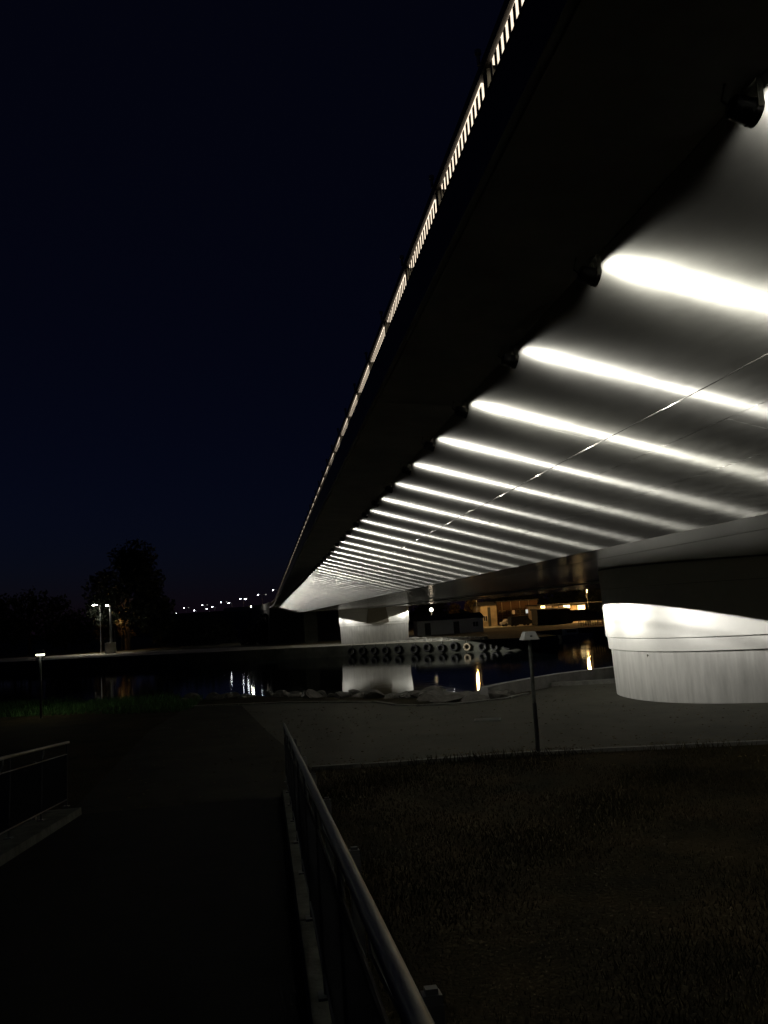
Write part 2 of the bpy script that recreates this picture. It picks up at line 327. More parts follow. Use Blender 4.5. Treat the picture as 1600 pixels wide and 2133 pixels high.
def spot_proto(full):
    t = thing('bridge_spotlight', 'x', 'spotlight', (0, 0, 0), 0, 'round spotlights in a row under the bridge edge')
    ax = Vector((math.cos(pitch), 0, -math.sin(pitch))); q = Vector((0, 0, 1)).rotation_difference(ax).to_matrix()
    def place(mb): mb.v = [tuple(q @ Vector(v) + Vector((-.03, 0, SPH))) for v in mb.v]; return mb
    if full:
        place(MB().lathe([(.030, -.115), (.045, -.105), (.050, -.03), (.054, -.028), (.054, .0), (.047, .002), (.047, -.015)], 20)).build('housing', M['black'], t, True)
        place(MB().lathe([(.044, -.016), (.043, -.012)], 16)).build('lens', M['lens'], t)
        b = MB(); b.box(-.07, -.01, -.03, .03, .018, .03); b.box(-.055, -.03, -.056, -.052, -.1, .02); b.box(-.055, -.03, .052, .056, -.1, .02); b.box(-.055, -.03, -.056, .056, .012, .018)
        b.build('bracket', M['bracket'], t)
        MB().tube([(-.13, 0, SPH+.02), (-.17, 0, -.05), (-.15, 0, .02)], .005, 6).build('cable', M['black'], t, True)
    else:
        place(MB().lathe([(.04, -.115), (.05, -.03), (.054, .0)], 10)).build('housing', M['black'], t)
        MB().box(-.055, -.03, -.056, .056, -.1, .03).build('bracket', M['bracket'], t)
    for nm, L, tilt in (('beam_light', BEAM, -.020),):
        o = obj(nm, L, t, (.0, 0, SPH)); d = Vector((math.cos(pitch+tilt), 0, -math.sin(pitch+tilt))); o.rotation_euler = d.to_track_quat('-Z', 'Y').to_euler(); o.location = Vector((-.03, 0, SPH))+ax*.012
    return t
BEAM = bpy.data.lights.new('beam_light', 'SPOT'); BEAM.energy = 12000; BEAM.color = (1, .975, .89); BEAM.spot_size = math.radians(174); BEAM.spot_blend = .25; BEAM.shadow_soft_size = .02
beam_nodes(BEAM, [(1, 2.7), (.10, 8), (.012, 20), (.0006, 50)])
BVAR = []
for f_ in (.75, .9, 1.0, 1.12, 1.3):
    l_ = BEAM.copy(); l_.energy = 12000*f_; l_.color = (1, .975+.01*(f_-1), .89-.05*(f_-1)); BVAR.append(l_)
near = spot_proto(True); farp = spot_proto(False)
specials = {1: 'largest black round spotlight at the upper right edge of the photo, beam leaving the frame', 2: 'black round spotlight beside the broadest complete white light streak', 3: 'black round spotlight beside the second complete light streak from the top'}
gen = 'small black round spotlight in the long row casting a white streak along the underside'
SP = 1.63; k = 0
for i in range(-1, 86):
    y = 4.53+SP*(i-2)+rng.normal()*.015; x = LMP[0]+.035+off(y); z = LMP[1]-.0145
    near_i = i < 26; src = near if near_i else farp
    if (near_i and k == 0) or i == 26: o = src; o.location = (x, y, z)
    else: o = copy_tree(src, (x, y, z))
    o['label'] = specials.get(i, gen); k += 1
    for ch in o.children:
        if ch.type == 'LIGHT':
            if i > -1: ch.data = BVAR[rng.integers(5)]
            ch.rotation_euler.z += rng.normal()*.012
for y in np.arange(118.5, 136, SP):   # the same row on the other side, where it lights the far pier
    o = copy_tree(farp, (mx(LMP[0]+.035)+off(y), y, LMP[1]-.0145), 'small spotlight under the opposite bridge edge aimed back at the far pier', rz=math.pi)
    o['group'] = 'spotlights under the opposite bridge edge'
# ---- bridge railing with lit handrail
rl = thing('bridge_railing', 'bridge parapet railing with warm light strips under the handrail', 'railing')
RX = 1.35
YR = list(np.arange(1.5, 154.1, 2.0))
extr('handrail', [(RX-.048, Z(2.93)), (RX+.06, Z(2.93)), (RX+.06, Z(3.0)), (RX-.04, Z(3.01))], YR+[154], M['railing'], rl)
extr('lower_rail', [(RX-.02, Z(2.42)), (RX+.02, Z(2.42)), (RX+.02, Z(2.45)), (RX-.02, Z(2.45))], YR+[154], M['bracket'], rl)
PS = 1.375; y = 4.34-2*PS; bay = []
post_me = None; nb = 0; bm_b = MB().box(-.028, -.024, -.019, .019, Z(2.45), Z(2.914)); bal_me = bm_b.mesh('baluster', M['railing'])
bp_ = MB(); bp_.box(-.03, .03, -.04, .04, Z(2.2), Z(2.93)); post_me = bp_.mesh('post', M['bracket'])
cap_me = MB().lathe([(.010, Z(2.97)), (.010, Z(3.03)), (.019, Z(3.035)), (.019, Z(3.06)), (.010, Z(3.065))], 8).mesh('post_cap', M['galv'])
rest = MB(); led_rest = MB(); tot = 0
while y < 154:
    po = obj('post', post_me, rl, (RX+off(y), y, 0)); obj('cap', cap_me, po, (-.06, 0, 0))
    # light strip of the bay, set on the inner side below the handrail
    a, c = y+.09, y+PS-.09
    vs = MB().box(-.030, .055, a-y, c-y, Z(2.915), Z(2.928))
    if y < 60: obj('light_strip', vs.mesh('light_strip', M['led']), rl, (RX+off(y), y, 0))
    else: led_rest.v += []; led_rest.add([(v[0]+RX+off(y), v[1]+y, v[2]) for v in vs.v], vs.f)
    for q in np.arange(a+.03, c, .0875):
        if tot < 300: obj('baluster', bal_me, rl, (RX+off(q), q, 0))
        else: rest.box(RX+off(q)-.028, RX+off(q)-.024, q-.019, q+.019, Z(2.45), Z(2.914))
        tot += 1
    y += PS
rest.build('balusters', M['railing'], rl, kind='stuff'); led_rest.build('light_strips', M['led'], rl, kind='stuff')
# ---- piers
def pier(xc, yc, z0, label, z_split, ax=5.3, ay=3.75):
    t = thing('bridge_pier', label, 'bridge pier', (xc, yc, 0), 0, 'concrete piers of the road bridge')
    def ring(sc, z, n=96):
        out = []
        for i in range(n):
            a = 2*math.pi*i/n; ex = 2/2.35
            out.append(((ax+sc)*math.copysign(abs(math.cos(a))**ex, math.cos(a)), (ay+sc)*math.copysign(abs(math.sin(a))**ex, math.sin(a)), z))
        return out
    def tier(nm, levels, m):
        b = MB(); n = 96
        for sc, z in levels: b.v += ring(sc, z)
        b.f = [(i*n+k, i*n+(k+1) % n, (i+1)*n+(k+1) % n, (i+1)*n+k) for i in range(len(levels)-1) for k in range(n)]+[tuple(range(n))[::-1], tuple(range((len(levels)-1)*n, len(levels)*n))]
        return b.build(nm, m, t, True)
    zr0, zr1, zu = z_split
    tier('base', [(-.22, z0-.6), (-.15, zr0-.012)], M['pierb'])
    tier('shadow_gap', [(-.22, zr0-.02), (-.24, Z(.8))], M['dark'])
    tier('ring', [(-.10, zr0), (-.09, zr0+.01), (-.07, zr1-.014)], M['pierw'])
    tier('collar', [(-.04, zr1), (-.03, zr1+.01), (0.0, zu-.01)], M['pierw'])
    tier('head', [(.0, zu), (.03, Z(.836))], M['pierw'])
    return t
zr0 = 5.8-1.42; zr1 = 5.8-1.07
p1 = pier(14.68, 23.3, 3.1, 'large rounded concrete pier at the right edge with brilliantly lit white upper band', (zr0, zr1, Z(.30)))
MB().tube([(-5.1+.28, -1.2, zr0-.10), (-5.1+.12, -1.25, zr0-.10), (-5.1+.12, -1.25, zr0-.16)], .022, 8).build('drain_spout', M['bracket'], p1, True)
p2 = pier(14.9, 131.0, 1.7, 'distant concrete pier across the river with a dark V between two lit white wedges', (4.1, 4.45, Z(.30)))
b = MB().hexa([(-1.55, -4.1, 4.45), (1.75, -4.1, 4.45), (1.75, -3.2, 4.45), (-1.55, -3.2, 4.45)], [(-1.2, -4.1, Z(.83)), (1.4, -4.1, Z(.83)), (1.4, -3.2, Z(.83)), (-1.2, -3.2, Z(.83))]); b.build('centre_block', mat('brown_concrete', (.26, .23, .18), .9, var=.1), p2)
ab = MB().box(-1.1, 1.1, -.8, .8, 0, 5.13).build('concrete_column', M['quay'], loc=(12.2, 141.0-1, 1.5)); tag(ab, 'plain grey concrete column standing under the far end of the bridge', 'column')
ab.location = (off(148)+7.6, 148, 1.5)
# ------------------------------------------------------------------ far bank
Q = [(-700, 330), (-300, 245), (-120, 180), (-44.4, 147), (-8.9, 131.0), (9.5, 123.5), (18.5, 117.5), (25, 113.3), (33.2, 108.2), (36, 110), (38, 131), (55, 137), (90, 140), (300, 150), (900, 200)]
poly('far_bank', Q+[(2500, 2500), (-2500, 2500)], 1.5, M['farland'], kind='structure')
poly('quay_apron', Q[:7]+[(27, 114), (27, 119), (19, 127), (9.4, 134), (-8.3, 150), (-42, 170), (-118, 205), (-298, 280)], 1.51, M['apron'], kind='structure')
qw = thing('quay_wall', 'old concrete quay wall along the far water edge hung with tyres', 'wall')
for a, c in zip(Q[:-1], Q[1:]):
    a = Vector((*a, 0)); c = Vector((*c, 0)); d = (c-a); L = d.length; d.normalize(); nseg = max(1, round(L/8)) if L < 60 else 4; nv = Vector((d.y, -d.x, 0))
    for i in range(nseg):
        p = a+d*(L*i/nseg+.03); q = a+d*(L*(i+1)/nseg-.03)
        MB().hexa([tuple((v+Vector((0, 0, -2)))[:]) for v in (p, q, q+nv*.35, p+nv*.35)], [tuple((v+Vector((0, 0, 1.56)))[:]) for v in (p, q, q+nv*.35, p+nv*.35)]).build('wall_section', M['quay'], qw)
# tyres
def torus(R=.4, r=.14, n=18, mm=8):
    b = MB(); b.v = [((R+r*math.cos(2*math.pi*j/mm))*math.cos(2*math.pi*i/n), r*1.0*math.sin(2*math.pi*j/mm), (R+r*math.cos(2*math.pi*j/mm))*math.sin(2*math.pi*i/n)) for i in range(n) for j in range(mm)]
    b.f = [(i*mm+j, i*mm+(j+1) % mm, ((i+1) % n)*mm+(j+1) % mm, ((i+1) % n)*mm+j) for i in range(n) for j in range(mm)]; return b
ty_me = torus().mesh('tyre', M['rubber'], True); ch_me = MB().tube([(0, .1, .5), (0, .05, .95)], .025, 5).mesh('chain', M['galv'])
tyl_me = torus(.36, .12).mesh('tyre', M['stucco'], True)  # pale colour gives this one tyre its lit look
def seg_at_px(px):
    r = ray(px, 1348); best = None
    for (ax, ay), (bx, by) in zip(Q[3:9], Q[4:10]):
        # intersect camera ray in plan with wall segment
        den = r[0]*(by-ay)-r[1]*(bx-ax)
        if abs(den) < 1e-9: continue
        t = (ax*(by-ay)-ay*(bx-ax))/den; u = (ax*r[1]-ay*r[0])/den
        if 0 <= u <= 1 and t > 0:
            d = Vector((bx-ax, by-ay, 0)).normalized(); nv = Vector((d.y, -d.x, 0)); c = (Vector((ax+(bx-ax)*u, ay+(by-ay)*u, 0)), nv)
            if best is None or c[0].length < best[0].length: best = c
    return best
for px in [735, 758, 782, 806, 832, 866, 893, 922, 949, 976, 1008, 1033, 1060, 1087, 1118]:
    h_ = seg_at_px(px)
    if not h_: continue
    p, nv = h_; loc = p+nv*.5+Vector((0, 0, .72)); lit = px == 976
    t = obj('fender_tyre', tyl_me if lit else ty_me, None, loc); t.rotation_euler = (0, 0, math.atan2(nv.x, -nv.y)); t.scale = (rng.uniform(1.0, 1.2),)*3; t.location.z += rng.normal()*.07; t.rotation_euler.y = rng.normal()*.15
    tag(t, 'tyre on the quay wall coloured pale as if lit, the bright one in the row' if lit else 'black rubber tyre hanging as a fender on the far quay wall', 'tyre', None if lit else 'tyres hanging on the quay wall')
    obj('chain', ch_me, t)
# gravel under the far pier
b = MB()
for i in range(5200):
    px = rng.uniform(715, 1015); yy = rng.uniform(0, 1)
    e = on_z(px, float(np.interp(px, [450, 703, 850, 1007], [1357, 1342.5, 1337, 1331.5]))-.6-yy*(7 if px > 800 else 4)*(1-max(0, (px-930))/150), 1.52)
    s = rng.uniform(.07, .2); a = rng.uniform(0, 6)
    vv = [(e.x+s*math.cos(a+k*2.1), e.y+s*math.sin(a+k*2.1), 1.51) for k in range(3)]+[(e.x, e.y, 1.51+s*rng.uniform(.6, 1.2))]
    b.add(vv, [(0, 1, 3), (1, 2, 3), (2, 0, 3)])
tag(b.build('gravel_bed', M['gravel'], kind='stuff'), 'pale gravel strewn at the foot of the far pier along the quay', 'gravel')
# rocks at the near bank
def rock_mesh(seed, r=1.0):
    rr = np.random.default_rng(seed); bm = bmesh.new(); bmesh.ops.create_icosphere(bm, subdivisions=2, radius=r)
    ax = rr.normal(size=(5, 3)); ax /= np.linalg.norm(ax, axis=1)[:, None]
    for v in bm.verts:
        for a in ax:
            d = v.co.dot(Vector(a)); 
            if d > .55*r: v.co -= Vector(a)*(d-.55*r)
        v.co *= 1+rr.normal()*.03; v.co.z *= .62; v.co.x *= 1.25
    me = bpy.data.meshes.new('boulder'); bm.to_mesh(me); bm.free(); me.materials.append(M['rock']); return me
rms = [rock_mesh(i) for i in range(7)]
for i in range(95):
    x = rng.uniform(-3.5, 7.0); yb = float(np.interp(x, BX, BY)); yy = yb+rng.uniform(-1.3, 2.2) if x < 4 else yb+rng.uniform(-2.0, 1.6)
    if x > 4.2: yy = min(yy, 28.2)
    kerby = float(np.interp(x, [-3, .5, 2.9, 4, 5.3, 6.7, 7.5], [29.9, 28.8, 27.2, 25.3, 25.1, 25.6, 26.2]))
    if yy < kerby+.25: yy = kerby+.3+abs(rng.normal())*.5
    s = rng.uniform(.16, .42) if x < 3.5 else rng.uniform(.2, .5)
    dz = yy-yb; z = 3.03 if dz < 0 else 3.0-dz*.62
    o = obj('boulder', rms[i % 7], None, (x, yy, z-.02+.1*s)); o.rotation_euler = (rng.normal()*.2, rng.normal()*.2, rng.uniform(0, 6)); o.scale = (s, s, s)
    tag(o, 'grey boulder in the loose riprap at the near water edge', 'rock', 'boulders along the near water edge')
o = obj('boulder', rms[2], None, (5.2, 25.9, 3.12)); o.scale = (.62, .35, .3); tag(o, 'broad pale flat slab lying among the boulders beside the river wall', 'rock')
# grass
def blades(name, n, xr, yr, zf, hmin, hmax, m, label, mask=None):
    b = MB(); X = rng.uniform(*xr, n); Y = rng.uniform(*yr, n); cl = np.sin(X*2.3+1)*np.cos(Y*1.9)+np.sin(X*.9-Y*1.3)
    for x, y, c in zip(X, Y, cl):
        if rng.uniform(-2.4, 2) > c: continue
        if mask and not mask(x, y): continue
        z = zf(x, y); h_ = rng.uniform(hmin, hmax)*(1+.3*c); a = rng.uniform(0, 6.28); w = h_*.06+.003; dx, dy = rng.normal(size=2)*h_*.45
        b.add([(x-w*math.cos(a), y-w*math.sin(a), z-.02), (x+w*math.cos(a), y+w*math.sin(a), z-.02), (x+dx, y+dy, z+h_)], [(0, 1, 2)])
    return tag(b.build(name, m, kind='stuff'), label, 'grass')
blades('grass', 190000, (.55, 11), (3.2, 15.8), lambda x, y: 3.04, .015, .065, M['blade'], 'dry dark grass on the slope beside the footpath', lambda x, y: y < np.interp(x, [.5, 2.4, 4.7, 6.6, 8.7, 14], [16.05, 15.85, 15.75, 15.3, 14.9, 13.7]))
blades('bank_grass', 60000, (-16, -2.8), (28, 40), lambda x, y: 3.04 if y < np.interp(x, BX, BY) else 3.0-.6*(y-np.interp(x, BX, BY)), .05, .24, M['bladeg'], 'green grass on the near river bank at left', lambda x, y: np.interp(x, BX, BY)-5.2 < y < np.interp(x, BX, BY)+2)
b = MB()   # fallen leaves and grit on the paving
for i in range(2600):
    x, y = (rng.uniform(-3.1, 12), rng.uniform(13.8, 27)) if i % 3 else (rng.uniform(.6, 9), 16.15-.19*max(0, rng.uniform(0, 1))+abs(rng.normal())*.25)
    if i % 3 == 0: y = float(np.interp(x, [.5, 2.4, 4.7, 6.6, 8.7], [16.2, 16.0, 15.9, 15.5, 15.05]))+abs(rng.normal())*.3
    if (x-14.7)**2/34+(y-23.3)**2/18 < 1: continue
    a = rng.uniform(0, 6.28); s_ = rng.uniform(.012, .04); z = 3.078; ca, sa = math.cos(a)*s_, math.sin(a)*s_
    b.add([(x-ca, y-sa, z), (x+sa*.5, y-ca*.5, z+s_*.4), (x+ca, y+sa, z+.002), (x-sa*.5, y+ca*.5, z+s_*.2)], [(0, 1, 2, 3)])
tag(b.build('fallen_leaves', M['leafb'], kind='stuff'), 'small brown leaves and grit scattered over the plaza and path', 'leaves')
blades('edge_grass', 5000, (.6, 9), (15, 16.3), lambda x, y: 3.05, .06, .16, M['blade'], 'ragged grass tufts hanging over the plaza kerb', lambda x, y: abs(y-np.interp(x, [.5, 2.4, 4.7, 6.6, 8.7], [16.0, 15.82, 15.72, 15.3, 14.87])) < .13)
# ------------------------------------------------------------------ bollard lamps
def bollard(loc, label, lit, hgt=2.15):
    t = thing('bollard_lamp', label, 'lamp post', loc, 0, 'small hooded lamp posts by the river')
    MB().tube([(0, 0, 0), (0, 0, .9)], .042, 12).build('lower_post', M['black'], t, True)
    MB().tube([(0, 0, .9), (0, 0, hgt-.12)], .036, 12).build('upper_post', M['mesh'] if lit else M['rampkerb'], t, True)
    b = MB(); w1, w2, z1, z2 = .145, .095, hgt-.14, hgt
    def sq(w, z): return [(-w, -w, z), (w, -w, z), (w, w, z), (-w, w, z)]
    b.hexa(sq(w1, z1), sq(w2, z2)); b.hexa(sq(w1+.01, z1-.012), sq(w1+.01, z1)); b.build('hood', M['hood'], t)
    MB().box(-.02, .02, -.13, -.118, hgt-.1, hgt-.07).build('sensor', M['dark'], t)
    if lit:
        MB().lathe([(.13, z1-.05), (.13, z1-.014)], 16).build('lamp_glass', M['lampg'], t)
        plight('lamp_light', (0, 0, z1-.12), 70, (1, 1, .72), t, .05)
    return t
bollard((4.73, 15.95, 3.07), 'unlit grey hooded lamp post on the plaza edge in front of the river', False, 2.22)
g = at_y(84, 1358, 30.0); bollard((g.x, g.y, 3.03), 'lit hooded lamp post standing in the grass at far left', True, g.z-3.03+.08)
# ------------------------------------------------------------------ quay lamps, left
def street(loc, hgt, arms, label, m=M['lampn'], r=.08, head=(.3, .16), power=0, col=(1, .95, .82), base=True, grp=None, arm=1.0, thick=None, lm=1.0):
    t = thing('street_lamp', label, 'street lamp', loc, 0, grp)
    MB().tube([(0, 0, 0), (0, 0, hgt*.5), (0, 0, hgt)], [r, r*.8, r*.55], 8).build('pole', M['galv'], t, True)
    for ai, a in enumerate(arms):
        MB().tube([(0, 0, hgt-.1), (a*arm*.5, 0, hgt+.12), (a*arm, 0, hgt+.15)], r*.45, 6).build('arm', M['galv'], t)
        hd = MB().lathe([(head[0]*.6, hgt+.28), (head[0], hgt+.16), (head[0], hgt+.12)], 10, a*(arm+.2)).build('lamp_head', M['galv'], t)
        MB().lathe([(head[0]*.5*lm, hgt-.02), (head[0]*.92*lm, hgt+.05), (head[0]*.92*lm, hgt+.118)], 10, a*(arm+.2)).build('bulb', m if ai == 0 else M['winwhite'], hd)
        if power: plight('lamp_light', (a*(arm+.2), 0, hgt-.25), power, col, t, .12, 104, (0, 0, -1), .5)
    return t
for px, ptop, pb, rr, lab, hr in ((210, 1262, 1361, .10, 'street lamp with the larger bright head beside the concrete base on the quay', .42), ):
    g = on_z(210.5, 1361, 1.52); z = at_y(197, 1260, g.y).z
    street(g, z-1.52-.1, (-1,), lab, head=(.45, .16), power=1500, arm=.75)
g = on_z(232, 1361, 1.52); z = at_y(222, 1262, g.y).z
t = street((g.x, g.y, 1.5), z-1.5, (-1,), 'thick mast with a small lamp rising from the pale concrete block on the quay', head=(.28, .12), power=700, r=.26, arm=.35)
bb = MB(); bb.box(-.95, .75, -.7, .7, 0, 1.9); bb.box(.1, .8, -.75, -.702, .3, 1.95); o = bb.build('concrete_block', M['apron'], None, loc=(g.x, g.y, 1.512)); tag(o, 'pale concrete block at the foot of the thick mast on the quay', 'block')
# lamps along the curving road beyond the bridge
def road_d(px, guess=200):
    best = None
    for Y in np.arange(100, 600, 2.0):
        p = 572 + (1.4+off(Y))/Y*1800
        if best is None or abs(p-px) < best[0]: best = (abs(p-px), Y)
    return best[1]
WL = [(340, 1272, 2, .3), (383, 1266.6, 2, .7), (421, 1261, 2, .8), (460, 1255, 2, .8), (500, 1248, 2, 1), (537, 1240, 2, .8), (568, 1230, 1, .8), (365.6, 1278, 1, 1.1), (404, 1272, 1, 1.1), (430, 1268.6, 1, 1), (441.6, 1264.6, 1, 1.2), (476, 1257, 1, 1.2), (510, 1248.6, 1, 1.5)]
order = ['leftmost and dimmest double-armed lamp above the far road', 'second double-armed lamp from the left above the far road', 'third double-armed lamp from the left above the far road', 'fourth double-armed lamp from the left above the far road', 'double-armed lamp next to the brightest single lamp above the far road', 'rightmost double-armed lamp above the far road, left of the bridge end', 'curved-arm lamp closest to the bridge railing end', 'leftmost single street lamp low over the far road', 'second single street lamp from the left over the far road', 'third single street lamp from the left, lowest of a close pair', 'fourth single street lamp from the left, upper of a close pair', 'fifth single street lamp from the left over the far road', 'brightest single street lamp over the far road']
def road_z(Y): return Z(2.3) if Y < 170 else Z(2.3)+ (Y-170)*.012
for (px, py, na, sz), lab in zip(WL, order):
    Y = road_d(px)+8; g = at_y(px, py, Y); hh = max(3.0, g.z-road_z(Y)+.3); m = M['lampw']
    street((g.x+ (1.0), g.y, g.z-hh), hh, (-1,) if na == 1 else (-1, 1), lab, m=m, r=.07, head=(.12*sz*Y/150, .1), grp='street lamps along the far road', arm=.7)
# embankment carrying the road beyond the bridge
b = MB(); ys = list(np.arange(154, 520, 12.2)); n = 4; vs = []
for y in ys:
    o_ = off(y); zz = road_z(y); vs += [(o_+.7, y, 1.4), (1.09+o_, y, zz), (13.5+o_, y, zz), (14.5+o_, y, 1.4)]
b.add(vs, [(i*n+j, (i+1)*n+j, (i+1)*n+j+1, i*n+j+1) for i in range(len(ys)-1) for j in range(3)]+[(0, 1, 2, 3)])
b.build('road_embankment', M['roofd'], kind='structure')
t = thing('roadside_parapet', 'pale curved parapet of the far road where it leaves the bridge', 'parapet')
for y in np.arange(154.2, 270, 4): 
    o0, o1 = off(y), off(y+3.95); za, zb = road_z(y), road_z(y+3.95)
    MB().hexa([(1.0+o0, y, za-.4), (1.0+o1, y+3.95, zb-.4), (1.25+o1, y+3.95, zb-.4), (1.25+o0, y, za-.4)], [(1.0+o0, y, za+.75), (1.0+o1, y+3.95, zb+.75), (1.25+o1, y+3.95, zb+.75), (1.25+o0, y, za+.75)]).build('parapet_segment', M['conc'], t)
g = at_y(523, 1264, 172); o = thing('parapet_light', 'single low light shining along the pale parapet of the far road', 'light', (g.x, g.y, g.z))
MB().lathe([(.03, -.1), (.09, -.08), (.09, .08), (.03, .1)], 10).build('bulb', M['lampn'], o); MB().box(-.03, .5, -.03, .03, -.05, .0).build('bracket', M['bracket'], o)
plight('lamp_light', (-.3, -1.5, .0), 110, (1, .92, .8), o, .15)
# ------------------------------------------------------------------ trees
def leaf_mesh(name, n, w, h_, seed, m, lumps=14, leaf=.35):
    rr = np.random.default_rng(seed); b = MB()
    cs = []
    for i in range(lumps):
        a = rr.uniform(0, 6.28); zz = rr.uniform(.18, .9); rad = w*.5*math.sin(min(1, zz*1.15+.12)*math.pi*.86)*rr.uniform(.35, .85); cs.append((rad*math.cos(a), rad*math.sin(a), zz*h_, rr.uniform(.16, .30)*w))
    for i in range(n):
        c = cs[rr.integers(lumps)]; d = rr.normal(size=3); d /= np.linalg.norm(d); r_ = c[3]*rr.uniform(.55, 1.08); p = np.array(c[:3])+d*r_*np.array([1, 1, .8])
        u = rr.normal(size=3); u /= np.linalg.norm(u); v = np.cross(u, rr.normal(size=3)); v /= np.linalg.norm(v); s = leaf*rr.uniform(.5, 1.2)
        b.add([p-u*s, p+v*s*.5, p+u*s, p-v*s*.5], [(0, 1, 2, 3)])
    return b.mesh(name, m)
def tree(loc, w, h_, label, seed, m=M['leafd'], n=3800, trunk=.18, leaf=.38, grp='dark trees on the far bank'):
    t = thing('tree', label, 'tree', loc, 0, grp); rr = np.random.default_rng(seed)
    tr = MB(); tr.tube([(0, 0, -.3), (.1, 0, h_*.3), (0, .1, h_*.7)], [h_*.03, h_*.022, h_*.008], 8)
    for i in range(7):
        a = rr.uniform(0, 6.28); z0 = h_*rr.uniform(.22, .55); tr.tube([(0, 0, z0), (w*.18*math.cos(a), w*.18*math.sin(a), z0+h_*.12), (w*.34*math.cos(a), w*.34*math.sin(a), z0+h_*.27)], [h_*.011, h_*.007, h_*.003], 5)
    tr.build('trunk', M['bark'], t, True); o = obj('crown', leaf_mesh('crown', n, w, h_*(1-trunk), seed, m, leaf=leaf), t, (0, 0, h_*trunk)); return t
g = on_z(268, 1345, 1.5); zt = at_y(265, 1140, g.y)
tree((at_y(265, 1300, 175).x, 175, 1.5), 17.5, at_y(265, 1142, 175).z-1.5, 'huge round dark tree towering behind the quay lamps', 11, n=9000, leaf=.5, trunk=.1)
for i, (px, top, w, d, lab) in enumerate([(60, 1236, 16, 190, 'low dark tree at the far left edge behind the quay'), (135, 1246, 13, 200, 'rounded dark tree left of the quay lamps'), (-10, 1248, 14, 185, 'dark tree cut by the left frame edge'), (370, 1296, 10, 190, 'low dark bush right of the huge tree'), (430, 1296, 12, 185, 'low dark bush in front of the road embankment'), (560, 1290, 10, 160, 'dark bush below the end of the bridge')]):
    g = at_y(px, top, d); tree((g.x, d, 1.5), w, g.z-1.5, lab, 30+i, n=2600, leaf=.45, trunk=.05)
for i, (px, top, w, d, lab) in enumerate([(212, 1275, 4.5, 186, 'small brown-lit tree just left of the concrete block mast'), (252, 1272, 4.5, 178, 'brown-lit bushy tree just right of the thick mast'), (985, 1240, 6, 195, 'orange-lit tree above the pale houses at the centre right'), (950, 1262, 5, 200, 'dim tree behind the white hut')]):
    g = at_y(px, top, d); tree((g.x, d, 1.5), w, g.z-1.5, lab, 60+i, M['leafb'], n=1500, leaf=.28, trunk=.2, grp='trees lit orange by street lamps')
for i, (px, top, w, d, lab) in enumerate([(1060, 1228, 16, 225, 'dark tree mass behind the orange-lit houses'), (1130, 1225, 15, 222, 'dark tree behind the glowing yellow wall patches'), (1190, 1222, 15, 226, 'dark tree above the yellow lit panel'), (1245, 1222, 13, 205, 'dark tree just left of the big white pier'), (900, 1250, 12, 225, 'dark tree behind the white globe lamp')]):
    g = at_y(px, top, d); tree((g.x, d, 1.5), w, g.z-1.5, lab, 80+i, n=2600, leaf=.5, trunk=.08)
plight_owner = None
# ------------------------------------------------------------------ buildings
def bx_from_px(x0, x1, yt, yb, Y):   # world rectangle facing the river
    a = at_y(x0, yb, Y); c = at_y(x1, yt, Y); a2 = at_y(x1, yb, Y); return a.x, a2.x, 1.5, c.z
def wallbox(t, x0, x1, y0, y1, z0, z1, m, nm='wall'): return MB().box(x0, x1, y0, y1, z0, z1).build(nm, m, t)
def window(t, x, z, w, h_, y, gm, frame=M['wood']):
    f = MB(); e = .07
    for a in ((x-w/2-e, x-w/2, z-e, z+h_+e), (x+w/2, x+w/2+e, z-e, z+h_+e), (x-w/2, x+w/2, z-e, z), (x-w/2, x+w/2, z+h_, z+h_+e), (x-.03, x+.03, z, z+h_)): f.box(a[0], a[1], y-.08, y-.002, a[2], a[3])
    fo = f.build('window', frame, t); MB().box(x-w/2, x+w/2, y-.04, y-.01, z, z+h_).build('pane', gm, fo)
# white hut
Y = 150.0; x0, x1, _, zt = bx_from_px(872, 1008, 1286, 1316, Y); 
hut = thing('white_hut', 'low white building with dark roof and two dark doors by the far water', 'building', (x0, Y, 1.5)); Wd = x1-x0; hz = 2.45
wallbox(hut, 0, Wd, 0, 5, 0, hz, M['wood'])
MB().hexa([(-.3, -.4, hz+.004), (Wd+.3, -.4, hz+.004), (Wd+.3, 5.4, hz+.004), (-.3, 5.4, hz+.004)], [(-.1, 2.2, hz+.95), (Wd+.1, 2.2, hz+.95), (Wd+.1, 2.8, hz+.95), (-.1, 2.8, hz+.95)]).build('roof', M['roofd'], hut)
for dx in (.10, .54):
    d_ = MB().box(Wd*dx, Wd*dx+1.0, -.06, -.003, 0, 2.05).build('door', M['dark'], hut); MB().box(Wd*dx+.82, Wd*dx+.88, -.1, -.062, 1.0, 1.05).build('handle', M['galv'], d_)
window(hut, Wd*.88, 1.0, .9, .8, 0, M['glass'])
MB().tube([(-.12, -.1, 0), (-.12, -.1, hz)], .1, 8).build('corner_post', M['wood'], hut)
# globe lamp behind the hut
g = at_y(898.5, 1270, 172); t = thing('globe_lamp', 'bright white globe lamp above the left end of the white hut', 'lamp', (g.x, g.y, 1.5))
MB().tube([(0, 0, 0), (0, 0, g.z-1.9)], .07, 8).build('pole', M['galv'], t); bm = bmesh.new(); bmesh.ops.create_uvsphere(bm, u_segments=14, v_segments=10, radius=.36); me = bpy.data.meshes.new('globe'); bm.to_mesh(me); bm.free(); me.materials.append(M['globe']); obj('globe', me, t, (0, 0, g.z-1.5)); plight('lamp_light', (0, -1, g.z-1.5), 350, (1, .8, .55), t, .3)
